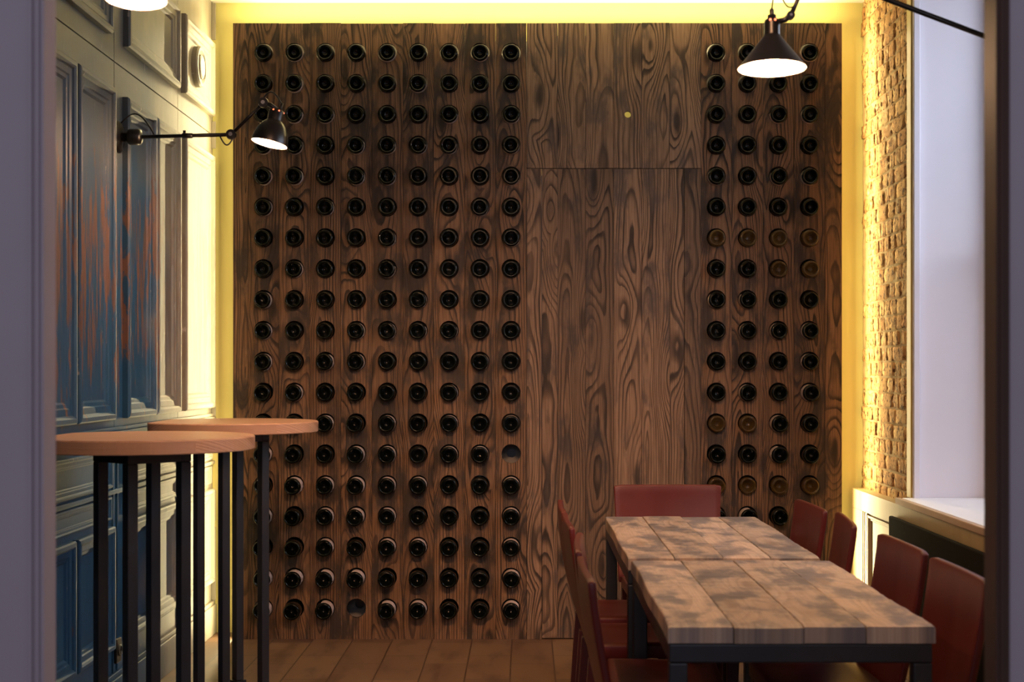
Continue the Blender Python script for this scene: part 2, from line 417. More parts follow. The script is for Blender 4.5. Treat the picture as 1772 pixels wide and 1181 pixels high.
gr = [[bm.verts.new((XR - 0.0125 + random.gauss(0, 0.0015), 6.476 + (YB - 0.003 - 6.476) * i / ny, 0.70 + (ZC - 0.70) * j / nz)) for j in range(nz + 1)] for i in range(ny + 1)]
for i in range(ny):
    for j in range(nz): bm.faces.new((gr[i][j], gr[i][j + 1], gr[i + 1][j + 1], gr[i + 1][j]))
obj('mortar', bm, M['mortar'], wall_right, smooth=True)
# gilt corner strip between brick and window
bm = bmesh.new(); box(bm, XR - 0.022, XR + 0.02, 6.402, 6.474, WZ0, ZC - 0.002); structure(obj('trim_1', bm, M['olive'], bevel=0.003))
bm = bmesh.new(); box(bm, XR - 0.016, XR + 0.012, 6.372, 6.400, WZ0, ZC - 0.002); structure(obj('trim_2', bm, M['reveal'], bevel=0.003))
# window: frame, glazing bars, panes, sill
win = structure(empty('window_1', (2.12, (WY0 + WY1) / 2, WZ0)))
wy, wz = (WY1 - WY0) / 2, WZ1 - WZ0
for nm, b in (('window_frame', (-.04, .04, -wy, -wy + .06, 0, wz)), ('window_frame', (-.04, .04, wy - .06, wy, 0, wz)), ('window_frame', (-.04, .04, -wy + .06, wy - .06, 0, .06)),
              ('window_frame', (-.04, .04, -wy + .06, wy - .06, wz - .06, wz)), ('glazing_bar', (-.025, .025, -.02, .02, .06, wz - .06)), ('glazing_bar', (-.025, .025, -wy + .06, -.02, 1.10, 1.14)), ('glazing_bar', (-.025, .025, .02, wy - .06, 1.10, 1.14))):
    bm = bmesh.new(); box(bm, *b); obj(nm, bm, M['sill'], win)
for y0, y1 in ((-wy + .06, -.02), (.02, wy - .06)):
    for z0, z1 in ((.06, 1.10), (1.14, wz - .06)):
        bm = bmesh.new(); box(bm, -.003, .003, y0, y1, z0, z1); obj('pane', bm, M['glass'], win)
XW = 1.69                                            # wainscot face
bm = bmesh.new(); box(bm, XW + 0.002, 2.08, WY0 + 0.002, 6.397, 0.757, 0.783); sill = obj('window_sill', bm, M['sill'], win, bevel=0.003)
sill.location = -Vector(win.location)
bm = bmesh.new(); box(bm, XW - 0.022, XW + 0.0015, 4.0, 6.425, 0.752, 0.782); o = obj('sill_nosing', bm, M['sillwood'], win, bevel=0.004); o.location = -Vector(win.location)
# wainscot below
bm = bmesh.new(); box(bm, XW, XR - 0.001, 2.66, 7.31, 0, 0.752)
wains_o = structure(obj('wall_right_wainscot', bm, M['wains']))
WPROF = [(0, 0), (0.0, 0.014), (0.010, 0.014), (0.016, 0.006), (0.022, 0.006), (0.026, 0.0)]
bm = bmesh.new(); box(bm, XW - 0.014, XW, 2.66, 7.31, 0.655, 0.752); obj('top_rail', bm, M['wains'], wains_o, bevel=0.002)
for y0, y1 in ((6.99, 7.03), (7.045, 7.065), (7.08, 7.31), (6.30, 6.42), (5.2, 5.3), (4.2, 4.3)):
    bm = bmesh.new(); box(bm, XW - 0.014, XW, y0, y1, 0.10, 0.655); obj('stile', bm, M['wains'], wains_o, bevel=0.003)
for y0, y1 in ((6.43, 6.98),):
    frame('wainscot_panel', y0, y1, 0.14, 0.645, WPROF, 1.0, XW, -1, M['wains'], wains_o)
bm = bmesh.new(); box(bm, XW - 0.02, XW, 2.66, 7.31, 0, 0.10); obj('skirting', bm, M['wains'], wains_o, bevel=0.003)
# black radiator panel
ra = empty('panel_radiator', (XW - 0.018, 5.2, 0.12), 0, 'long flat black radiator panel on the wainscot under the window sill', 'radiator')
bm = bmesh.new(); box(bm, -0.022, 0.0, -1.15, 1.27, 0.0, 0.575); obj('panel', bm, M['black_panel'], ra, bevel=0.006)
# ---- front doorway the photograph looks through
def front(name, x0, x1, mat):
    bm = bmesh.new(); box(bm, x0, x1, 2.5, 2.56, 0, 3.4); return structure(obj(name, bm, mat))
front('wall_front_left', -4.2, -0.852, M['lavender'])
front('wall_front_right', 0.849, 4.2, M['lavender'])
bm = bmesh.new(); box(bm, -0.852, -0.846, 2.496, 2.562, 0, 3.4); box(bm, -0.872, -0.866, 2.492, 2.5, 0, 3.4); box(bm, -0.860, -0.854, 2.494, 2.5, 0, 3.4)
structure(obj('trim_3', bm, M['lavender'], bevel=0.002))
bm = bmesh.new(); box(bm, 0.825, 0.849, 2.494, 2.562, 0, 3.4); box(bm, 0.831, 0.838, 2.488, 2.494, 0, 3.4)
structure(obj('trim_4', bm, M['post'], bevel=0.002))

# ---------------------------------------------------------------- wine rack
TH = 0.024
COLL = [456 + 53.55 * k for k in range(9)]
COLR = [1239.5 + 53.7 * k for k in range(4)]
ROWS = [91 + 53.45 * i for i in range(19)]
RH = 0.0485
random.seed(11)
rack = empty('wine_rack', (0.06, YR, 0), 0, 'tall wall of charred wooden planks drilled with rows of bottle holes', 'wine rack')
ORG = Vector(rack.location)
def cell(bm, x0, x1, z0, z1, hx=None, hz=None, R=RH, y0=YR, th=TH, n=8):
    """one piece of plank from (x0,z0) to (x1,z1), with a round hole when hx is given"""
    new = []
    def V(x, y, z):
        v = bm.verts.new((x, y, z)); new.append(v); return v
    if hx is None:
        f = [V(*c) for c in ((x0, y0, z0), (x1, y0, z0), (x1, y0, z1), (x0, y0, z1))]; bm.faces.new(f)
        b = [V(*c) for c in ((x0, y0 + th, z0), (x1, y0 + th, z0), (x1, y0 + th, z1), (x0, y0 + th, z1))]; bm.faces.new(b[::-1])
        return new, f, b
    rim = [(x0 + (x1 - x0) * i / n, z0) for i in range(n)] + [(x1, z0 + (z1 - z0) * i / n) for i in range(n)] + \
          [(x1 - (x1 - x0) * i / n, z1) for i in range(n)] + [(x0, z1 - (z1 - z0) * i / n) for i in range(n)]
    N = len(rim)
    A = [V(x, y0, z) for x, z in rim]; B = [V(x, y0 + th, z) for x, z in rim]
    def cp(x, z):
        a = math.atan2(z - hz, x - hx); return hx + R * math.cos(a), hz + R * math.sin(a)
    a_ = [V(cp(*c)[0], y0, cp(*c)[1]) for c in rim]; b_ = [V(cp(*c)[0], y0 + th, cp(*c)[1]) for c in rim]
    for i in range(N):
        j = (i + 1) % N
        bm.faces.new((A[i], A[j], a_[j], a_[i])); bm.faces.new((B[j], B[i], b_[i], b_[j]))
        bm.faces.new((a_[i], a_[j], b_[j], b_[i]))
    return new, A, B
def plank(bm, x0, x1, z0, z1, holes=(), R=RH, y0=YR, th=TH, gap=0.0007):
    """a full board with holes [(x,z)...] one under the other"""
    x0 += gap; x1 -= gap
    y0 += random.uniform(-0.0015, 0.0015)
    xc = (x0 + x1) / 2; r = random.random(); new = []
    hs = sorted(holes, key=lambda c: c[1])
    cuts = [z0] + [(a[1] + b[1]) / 2 for a, b in zip(hs, hs[1:])] + [z1]
    if len(hs):
        if hs[0][1] - z0 > 0.14: cuts[0] = hs[0][1] - 0.078; new += cell(bm, x0, x1, z0, cuts[0], y0=y0, th=th)[0]
        if z1 - hs[-1][1] > 0.14: cuts[-1] = hs[-1][1] + 0.078; new += cell(bm, x0, x1, cuts[-1], z1, y0=y0, th=th)[0]
        for (hx, hz), a, b in zip(hs, cuts, cuts[1:]): new += cell(bm, x0, x1, a, b, hx, hz, R, y0, th)[0]
    else: new += cell(bm, x0, x1, z0, z1, y0=y0, th=th)[0]
    # long side edges and ends
    for xa in (x0, x1):
        f = [bm.verts.new(c) for c in ((xa, y0, z0), (xa, y0, z1), (xa, y0 + th, z1), (xa, y0 + th, z0))]; new += f
        bm.faces.new(f if xa == x0 else f[::-1])
    for za in (z0, z1):
        f = [bm.verts.new(c) for c in ((x0, y0, za), (x1, y0, za), (x1, y0 + th, za), (x0, y0 + th, za))]; new += f
        bm.faces.new(f if za == z1 else f[::-1])
    set_wd(bm, new, lambda c: (c.x - xc, c.z), r)
def part(bm, name, mat, parent=rack, org=ORG):
    for v in bm.verts: v.co -= org
    bmesh.ops.recalc_face_normals(bm, faces=bm.faces)
    return obj(name, bm, mat, parent)
# visible bottle slots, (column, row, x, z)
SLOT_L = [(k, i, rx(COLL[k]), rz(ROWS[i])) for k in range(9) for i in range(19)]
SLOT_R = [(k, i, rx(COLR[k]), rz(ROWS[i])) for k in range(4) for i in range(16) if not (k == 3 and i == 15)]
def top(): return RZ1 + random.uniform(-0.0015, 0.0015)
bL = wd_bm()
edges = [403] + [429.3 + 53.55 * k for k in range(10)]
for j, (a, b) in enumerate(zip(edges, edges[1:])):
    hs = [(x, z) for k, i, x, z in SLOT_L if k == j - 1]
    plank(bL, rx(a), rx(b), 0.0, top(), hs)
part(bL, 'drilled_panel', M['rack'])
bR = wd_bm()
edges = [1212.8 + 53.7 * k for k in range(5)] + [1457]
for j, (a, b) in enumerate(zip(edges, edges[1:])):
    hs = [(x, z) for k, i, x, z in SLOT_R if k == j]
    plank(bR, rx(a), rx(b), 0.0, top(), hs)
part(bR, 'drilled_panel', M['rack'])
# plain boards around the hidden door
DX0, DX1, DZ = rx(938), rx(1184), rz(292)
bm = wd_bm()
ed = [911.4, 965, 1013.5, 1062, 1110.5, 1159, 1212.8]
plank(bm, rx(911.4), DX0 - 0.0015, 0, DZ, gap=0.0008); plank(bm, DX1 + 0.0015, rx(1212.8), 0, DZ, gap=0.0008)
ztop = top()
for a, b in zip(ed, ed[1:]):
    plank(bm, rx(a), rx(b), DZ + 0.0025, ztop + random.uniform(-.0015, .0015), [(rx(1086.5), rz(198))] if a == 1062 else [], R=0.0165, gap=0.0008)
part(bm, 'plain_panel', M['door'])
bm = wd_bm()
dd = [938, 965, 1013.5, 1062, 1110.5, 1159, 1184]
for a, b in zip(dd, dd[1:]): plank(bm, rx(a), rx(b), 0.006, DZ - 0.001, y0=YR + 0.001, gap=0.0008)
dorg = Vector(((DX0 + DX1) / 2, YR, 0))
door = part(bm, 'door_1', M['door'], None, dorg); door.location = dorg; structure(door)
# grey backing boards with the small neck holes
YK = 7.318
for slots, xa, xb in ((SLOT_L, RX0 + 0.06, rx(913)), (SLOT_R, rx(1211), RX1 - 0.06)):
    bm = wd_bm()
    cols = sorted({s[2] for s in slots})
    es = [xa] + [(a + b) / 2 for a, b in zip(cols, cols[1:])] + [xb]
    for c, a, b in zip(cols, es, es[1:]):
        plank(bm, a, b, 0.02, 3.05, [(x, z - 0.004) for k, i, x, z in slots if x == c], R=0.0235, y0=YK, th=0.014, gap=0.0)
    part(bm, 'backing_board', M['backing'])
    bm = bmesh.new(); box(bm, xa, xb, 7.340, 7.350, 0.02, 3.05); part(bm, 'shade_sheet', M['socket'])  # added black sheet gives the empty neck holes their shade
# added dark laths blocking light leaks at the joint round the hidden door
for xa, xb, za, zb in ((DX0 - 0.03, DX0 - 0.003, 0.0, DZ - 0.005), (DX1 + 0.003, DX1 + 0.03, 0.0, DZ - 0.005), (DX0 - 0.03, DX1 + 0.03, DZ + 0.004, DZ + 0.05)):
    bm = bmesh.new(); box(bm, xa, xb, YR + TH + 0.0025, YR + TH + 0.02, za, zb); part(bm, 'leak_lath', M['socket'])
bm = bmesh.new(); box(bm, DX0 - 0.002, DX1 + 0.002, YR + TH + 0.003, YR + TH + 0.010, 0.01, DZ - 0.031); lath = obj('door_leak_sheet', bm, M['socket'], door); lath.location = -dorg  # added dark sheet blocks light leaks between the door boards
for xa, xb in ((rx(912.5), rx(1077)), (rx(1096), rx(1211.5))):
    bm = bmesh.new(); box(bm, xa, xb, YR + TH + 0.0025, YR + TH + 0.010, DZ + 0.052, 3.05); part(bm, 'shade_sheet', M['socket'])  # added dark sheets block light leaking through the plain board joints
bm = bmesh.new(); box(bm, DX0, DX1, YR + TH + 0.003, YR + TH + 0.012, DZ - 0.03, DZ + 0.0035); lath = obj('leak_edge_lath', bm, M['socket'], door); lath.location = -dorg  # added dark lath blocks light leaking over the door top
# battens that carry the front boards
for x in (RX0 + 0.035, rx(925), rx(1198), RX1 - 0.035):
    bm = bmesh.new(); box(bm, x - 0.012, x + 0.012, YR + TH + 0.004, YB - 0.004, 0.0, 3.02); part(bm, 'batten', M['backing'])

# ---------------------------------------------------------------- bottles
NUM = 'first second third fourth fifth sixth seventh eighth ninth tenth eleventh twelfth thirteenth fourteenth fifteenth sixteenth seventeenth eighteenth nineteenth'.split()
def bottle_mesh():
    bm = bmesh.new()
    prof = [(0.0, 0.040), (0.006, 0.039), (0.014, 0.034), (0.022, 0.022), (0.029, 0.007), (0.0325, 0.0012), (0.0345, 0.0), (0.038, 0.0015), (0.0412, 0.006), (0.0425, 0.013),
            (0.0425, 0.150), (0.041, 0.165), (0.033, 0.192), (0.022, 0.216), (0.016, 0.232), (0.0150, 0.262), (0.0165, 0.264), (0.0165, 0.272), (0.0135, 0.275), (0.0, 0.275)]
    lathe(bm, prof, 32, Matrix.Rotation(-PI / 2, 4, 'X'))   # base at y=0, neck towards +Y
    bmesh.ops.recalc_face_normals(bm, faces=bm.faces)
    return bm
proto = obj('wine_bottle', bottle_mesh(), M['bottle'], smooth=True)
amb = obj('wine_bottle', bottle_mesh(), M['amber'], smooth=True)
EMPTY = {('L', 8, 13), ('L', 3, 18)}
AMBER = {('R', k, 6) for k in range(4)} | {('R', 2, 7), ('R', 3, 7), ('R', 0, 12), ('R', 1, 12)} | {('R', k, 14) for k in range(4)}
used = set()
def paper_label():
    bm = bmesh.new(); n = 18; R_ = 0.0429
    ys = (0.017, 0.10)
    rows = [[bm.verts.new((R_ * math.cos(a), y, R_ * math.sin(a))) for a in [math.radians(-95 + 190 * k / n) for k in range(n + 1)]] for y in ys]
    for k in range(n): bm.faces.new((rows[0][k], rows[1][k], rows[1][k + 1], rows[0][k + 1]))
    return bm
M['paper'] = plain('label_paper', (0.52, 0.42, 0.38), 0.7, 0.1, 30)
lab_proto = [None]
random.seed(5)
for side, slots in (('L', SLOT_L), ('R', SLOT_R)):
    for k, i, x, z in slots:
        if (side, k, i) in EMPTY: continue
        a = (side, k, i) in AMBER
        src = amb if a else proto
        if src.name in used: o = src.copy(); C.objects.link(o)
        else: o = src; used.add(src.name)
        pr = random.uniform(-0.008, 0.010) + 0.026 + 0.050 * (i / 18.0) ** 1.5 + (0.018 if (side == 'L' and k in (1, 3) and i > 11) else 0)
        if a: pr = random.uniform(0.030, 0.05)
        tilt = random.uniform(0.0, 0.02)
        pr = max(pr, 0.03)
        o.location = (x + random.uniform(-0.0012, 0.0012), YR - pr, z - (RH - 0.0425) + 0.0018)
        # some labels are turned to the side of the bottle the room sees
        to_mid = math.atan2(EYE - 0.1 - z, 0.0 - x)
        seen = random.random() < (0.5 if i > 8 else 0.3) and not a and (abs(z - EYE) > 0.2 or abs(x) > 0.2)
        o.rotation_euler = (0, -to_mid + random.uniform(-0.6, 0.6), 0) if seen else (0, random.uniform(0, 6.28), 0)
        if seen:
            if lab_proto[0] is None: lb = obj('paper_label', paper_label(), M['paper'], o, smooth=True); lab_proto[0] = lb
            else: lb = lab_proto[0].copy(); C.objects.link(lb); lb.parent = o
        o.scale = (1, (7.336 - (YR - pr)) / 0.275 if (YR - pr + 0.275) > 7.336 else 1, 1)
        col = 'amber' if a else 'black'
        if side == 'L':
            o['label'] = f'{col} glass wine bottle, {NUM[k]} column from rack left edge, {NUM[i]} row from top'
            o['group'] = 'black bottles in the wide left block of the rack'
        else:
            o['label'] = f'{col} glass wine bottle, right block, {NUM[k]} column of four, {NUM[i]} row from top'
            o['group'] = ('amber' if a else 'black') + ' bottles in the narrow right block of the rack'
        o['category'] = 'bottle'

# ---------------------------------------------------------------- bar tables
def bar_table():
    t = empty('bar_table', (0, 0, 0))
    R, ZT, TK, CUT = 0.3675, 1.141, 0.045, -0.302
    bm = wd_bm()
    pts = []
    for k in range(96):
        a = 2 * PI * k / 96; x, y = R * math.cos(a), R * math.sin(a)
        pts.append((max(x, CUT), y))
    def ring(z, s): return [bm.verts.new((p[0] * s if p[0] > CUT else p[0], p[1] * s, z)) for p in pts]
    lo, l2, h2, hi = ring(ZT - TK, 0.993), ring(ZT - TK + 0.003, 1.0), ring(ZT - 0.004, 1.0), ring(ZT, 0.990)
    for a, b in ((lo, l2), (l2, h2), (h2, hi)):
        for k in range(96): bm.faces.new((a[k], a[(k + 1) % 96], b[(k + 1) % 96], b[k]))
    bm.faces.new(hi); bm.faces.new(lo[::-1])
    rt = random.random()
    Lw = bm.verts.layers.float_vector['wd']
    for v in bm.verts: v[Lw] = Vector(((v.co.y * 0.35 + v.co.z) % 1.0, v.co.x, rt))
    obj('tabletop', bm, M['bartop'], t)
    cs = [(-0.137, 0.001), (-0.001, -0.137), (0.137, -0.001), (0.001, 0.137)]
    ang = math.atan2(cs[2][1] - cs[1][1], cs[2][0] - cs[1][0])
    for x, y in cs:
        m4 = Matrix.Translation((x, y, 0)) @ Matrix.Rotation(ang, 4, 'Z')
        bm = bmesh.new(); box(bm, -.0185, .0185, -.0185, .0185, 0.010, ZT - TK - 0.0405, m4)
        lg = obj('leg', bm, M['black_steel'], t, bevel=0.003)
        bm = bmesh.new(); box(bm, -.026, .026, -.026, .026, 0.0, 0.010, m4); obj('foot_plate', bm, M['black_steel'], lg)
    for i in range(4):
        p, q = Vector(cs[i] + (0,)), Vector(cs[(i + 1) % 4] + (0,))
        d = q - p; m4 = Matrix.Translation(p) @ Matrix.Rotation(math.atan2(d.y, d.x), 4, 'Z')
        bm = bmesh.new(); box(bm, -0.0185, d.length - 0.0185, -.0185, .0185, ZT - TK - 0.040, ZT - TK - 0.0005, m4)
        obj('top_rail', bm, M['black_steel'], t, bevel=0.002)
    return t
def copy_tree(o, parent=None):
    c = o.copy(); C.objects.link(c); c.parent = parent
    for ch in list(o.children): copy_tree(ch, c)
    return c
t1 = bar_table()
tag(t1, 'near round pine bar table on four black steel legs beside the doorway', 'bar table', 'round bar tables along the blue wall')
t2 = copy_tree(t1)
tag(t2, 'far round pine bar table on four black steel legs, nearest the bottle rack', 'bar table', 'round bar tables along the blue wall')
t1.location = (-1.271, 4.71, 0); t2.location = (-1.254, 6.05, 0)

# ---------------------------------------------------------------- dining tables
def dining_table(y0, y1, x0, x1, zt, seed, label, skew=0.0):
    random.seed(seed)
    t = empty('dining_table', ((x0 + x1) / 2, (y0 + y1) / 2, 0), 0, label, 'table', 'plank dining tables pushed end to end')
    org = Vector(t.location); TK = 0.042
    bm = wd_bm(); n = 4; ny = 40
    xs = [x0]
    for k in range(1, n): xs.append(x0 + (x1 - x0) * k / n + random.uniform(-0.006, 0.006))
    xs.append(x1)
    for a, b in zip(xs, xs[1:]):
        r = random.random(); new = []
        ea, eb = random.uniform(0, 6), random.uniform(0, 6)
        dy0, dy1, dz = random.uniform(-0.004, 0.004), random.uniform(-0.004, 0.004), random.uniform(-0.0015, 0.0015)
        def sec(i):
            y = y0 + dy0 + (y1 + dy1 - y0 - dy0) * i / ny
            wob = 0.0025 if True else 0
            xa = a + (wob * math.sin(y * 9 + ea) if a == x0 else 0.0012); xb = b + (wob * math.sin(y * 8 + eb) if b == x1 else -0.0012)
            e0 = 0.004 if a == x0 else 0.0022; e1 = 0.004 if b == x1 else 0.0022
            jz = random.gauss(0, 0.0006)
            sk = skew * ((a + b) / 2 - x0) / (x1 - x0) if i == 0 else 0
            c = [(xa, zt - TK), (xa, zt - e0), (xa + e0 * .5, zt - e0 * .25 + dz + jz), (xa + e0 * 2, zt + dz + jz), ((xa + xb) / 2, zt + dz + jz + random.gauss(0, .0006)), (xb - e1 * 2, zt + dz + jz), (xb - e1 * .5, zt - e1 * .25 + dz + jz), (xb, zt - e1), (xb, zt - TK)]
            end = 0.004 if i in (0, ny) else 0
            return [bm.verts.new((p, y + sk, q - (end if q > zt - 0.01 else 0))) for p, q in c]
        secs = [sec(i) for i in range(ny + 1)]
        for s0, s1 in zip(secs, secs[1:]):
            for k in range(9): bm.faces.new((s0[k], s1[k], s1[(k + 1) % 9], s0[(k + 1) % 9]))
        bm.faces.new(secs[0]); bm.faces.new(secs[-1][::-1])
        new = [v for s in secs for v in s]; xc = (a + b) / 2
        set_wd(bm, new, lambda c: (c.x - xc, c.y), r)
    for v in bm.verts: v.co -= org
    bmesh.ops.recalc_face_normals(bm, faces=bm.faces)
    obj('tabletop', bm, M['table'], t)
    B = 0.045; zb = zt - TK - 0.0025
    xi0, xi1, yi0, yi1 = x0 + 0.002, x1 - 0.004, y0 + 0.005, y1 - 0.005
    for x in (xi0, xi1 - B):
        for y in (yi0, yi1 - B):
            bm = bmesh.new(); box(bm, x, x + B, y, y + B, 0, zb - B - 0.0005)
            for v in bm.verts: v.co -= org
            obj('leg', bm, M['steel_table'], t, bevel=0.004)
    for b in ((xi0, xi1, yi0, yi0 + B), (xi0, xi1, yi1 - B, yi1), (xi0, xi0 + B, yi0 + B, yi1 - B), (xi1 - B, xi1, yi0 + B, yi1 - B)):
        bm = bmesh.new(); box(bm, *b, zb - B, zb)
        for v in bm.verts: v.co -= org
        obj('frame_rail', bm, M['steel_table'], t, bevel=0.004)
    return t
dining_table(4.592, 5.887, 0.328, 0.948, 0.754, 3, 'far half of the plank dining table, its top standing slightly higher')
dining_table(3.396, 4.586, 0.341, 0.977, 0.747, 8, 'near half of the plank dining table, closest to the camera')

# ---------------------------------------------------------------- leather chairs
def chair():
    t = empty('leather_chair', (0, 0, 0))
    W, D, HS, HT = 0.48, 0.42, 0.455, 0.845
    def sheet(bm, f, nu, nv, th_dir):
        g0 = [[bm.verts.new(f(i / nu, j / nv)) for j in range(nv + 1)] for i in range(nu + 1)]
        g1 = [[bm.verts.new(f(i / nu, j / nv) + th_dir(i / nu, j / nv)) for j in range(nv + 1)] for i in range(nu + 1)]
        for i in range(nu):
            for j in range(nv):
                bm.faces.new((g0[i][j], g0[i + 1][j], g0[i + 1][j + 1], g0[i][j + 1])); bm.faces.new((g1[i][j], g1[i][j + 1], g1[i + 1][j + 1], g1[i + 1][j]))
        for i in range(nu):
            bm.faces.new((g0[i][0], g1[i][0], g1[i + 1][0], g0[i + 1][0])); bm.faces.new((g0[i][nv], g0[i + 1][nv], g1[i + 1][nv], g1[i][nv]))
        for j in range(nv):
            bm.faces.new((g0[0][j], g0[0][j + 1], g1[0][j + 1], g1[0][j])); bm.faces.new((g0[nu][j], g1[nu][j], g1[nu][j + 1], g0[nu][j + 1]))
        bmesh.ops.recalc_face_normals(bm, faces=bm.faces)
    def fb(u, v):      # back: origin of the chair is below the top of the back; seat in +Y
        x = (u - 0.5) * W * (0.93 + 0.07 * v)
        z = HS - 0.035 + (HT - HS + 0.035) * v
        e = abs(2 * u - 1)
        z -= 0.006 * max(0, e - 0.86) / 0.14 * (v > 0.9)
        y = 0.075 * (1 - v) ** 1.3 + 0.007 * e ** 2.6 - 0.010 * math.sin(PI * v) * (1 - e)
        return Vector((x, y, z))
    bm = bmesh.new(); sheet(bm, fb, 16, 12, lambda u, v: Vector((0, -0.020, 0)))
    obj('backrest', bm, M['leather'], t, smooth=True, bevel=0.006, bevseg=3)
    def fs(u, v):
        x = (u - 0.5) * (W - 0.055 - 0.02 * v); y = 0.082 + (D - 0.082) * v
        e = max(abs(2 * u - 1), abs(2 * v - 1))
        return Vector((x, y, HS - 0.012 * (1 - e ** 3) - 0.008 * max(0, e - 0.9) * 10))
    bm = bmesh.new(); sheet(bm, fs, 12, 12, lambda u, v: Vector((0, 0, -0.045)))
    obj('seat', bm, M['leather'], t, smooth=True, bevel=0.005)
    for sx in (-1, 1):
        for y, lean in ((0.075, -0.035), (D - 0.028, 0.008)):
            bm = bmesh.new(); zt = HS - 0.052
            xo = sx * (W / 2 - 0.052)
            a = [bm.verts.new((xo + dx * .021, y + dy * .021, zt)) for dx, dy in ((-1, -1), (1, -1), (1, 1), (-1, 1))]
            b = [bm.verts.new((xo + sx * 0.004 + dx * .015, y + lean + dy * .015, 0)) for dx, dy in ((-1, -1), (1, -1), (1, 1), (-1, 1))]
            bm.faces.new(a); bm.faces.new(b[::-1])
            for i in range(4): bm.faces.new((b[i], b[(i + 1) % 4], a[(i + 1) % 4], a[i]))
            obj('leg', bm, M['leather_dark'], t, bevel=0.004)
    return t
c0 = chair(); first = [True]
def place(x, y, rz_, label, group):
    o = c0 if first[0] else copy_tree(c0)
    first[0] = False
    o.location = (x, y, 0); o.rotation_euler = (0, 0, rz_); tag(o, label, 'chair', group)
GR, GL = 'leather chairs on the window side of the table', 'leather chairs on the rack door side of the table'
place(0.633, 6.36, PI, 'oxblood leather chair at the far head of the table, facing the camera', None)
names_r = ['oxblood leather chair, farthest on the window side, backed by the bottle rack', 'brick red leather chair, second from far on the window side, before the yellow wainscot',
           'dark red leather chair, third from far on the window side, before the black radiator', 'dark red leather chair nearest the camera on the window side, by the brown post']
for (x, y, a), l in zip(((1.085, 5.44, 0.03), (1.105, 4.93, -0.10), (1.12, 4.25, 0.02), (1.12, 3.69, 0.0)), names_r): place(x, y, PI / 2 + a, l, GR)
names_l = ['red leather chair seen edge on, farthest on the left of the table', 'red leather chair seen edge on, second from far on the left of the table',
           'red leather chair seen edge on, third from far on the left of the table', 'red leather chair seen edge on, nearest the camera on the left of the table']
for (x, y, a), l in zip(((0.142, 5.43, 0.0), (0.150, 4.91, 0.02), (0.165, 4.29, -0.05), (0.160, 3.72, 0.02)), names_l): place(x, y, -PI / 2 + a, l, GL)

# ---------------------------------------------------------------- lamps
def point(name, parent, loc, power, col=(1.0, 0.60, 0.33), r=0.02):
    l = bpy.data.lights.new(name, 'POINT'); l.energy = power; l.color = col; l.shadow_soft_size = r
    o = bpy.data.objects.new(name, l); C.objects.link(o); o.parent = parent; o.location = loc; return o
def shade(parent, prof_out, m4, th=0.0016, bulb_z=0.02, power=12, bulb_r=0.022):
    """m4 places the shade: local +Z up its axis, rim at z=0"""
    bm = bmesh.new(); lathe(bm, prof_out, 48, m4); bmesh.ops.recalc_face_normals(bm, faces=bm.faces)
    o = obj('lamp_shade', bm, M['lamp_black'], parent, smooth=True)
    bm = bmesh.new()
    inner = [(max(r - th, 0), z + (0.0005 if i == 0 else 0)) for i, (r, z) in enumerate(prof_out) if r > 0.016 or i < 3]
    zt = inner[-1][1] - 0.004; inner[-1] = (inner[-1][0], zt); inner.append((0, zt - 0.001))
    lathe(bm, inner, 48, m4); bmesh.ops.recalc_face_normals(bm, faces=bm.faces)
    obj('shade_lining', bm, M['lamp_inner'], o, smooth=True)
    bm = bmesh.new(); lathe(bm, [(0, -bulb_r), (bulb_r * .7, -bulb_r * .7), (bulb_r, 0), (bulb_r * .8, bulb_r * .7), (bulb_r * .45, bulb_r * 1.5), (0.01, bulb_r * 2)], 24, m4 @ Matrix.Translation((0, 0, bulb_z)))
    obj('bulb', bm, M['bulb'], o, smooth=True)
    return o
def vents(parent, m4, z, r, angs):
    for a in angs:
        bm = bmesh.new(); lathe(bm, [(0.0035, 0), (0.003, 0.0012), (0, 0.0014)], 12, m4 @ Matrix.Rotation(a, 4, 'Z') @ Matrix.Translation((0, -r, z)) @ Matrix.Rotation(PI / 2, 4, 'X'))
        obj('vent_glow_dot', bm, M['vent'], parent)
DOME = [(0.0715, 0.0), (0.071, 0.012), (0.068, 0.030), (0.061, 0.052), (0.050, 0.072), (0.038, 0.086), (0.031, 0.092), (0.030, 0.096), (0.030, 0.128), (0.026, 0.136), (0.016, 0.140), (0.015, 0.142), (0.0, 0.143)]
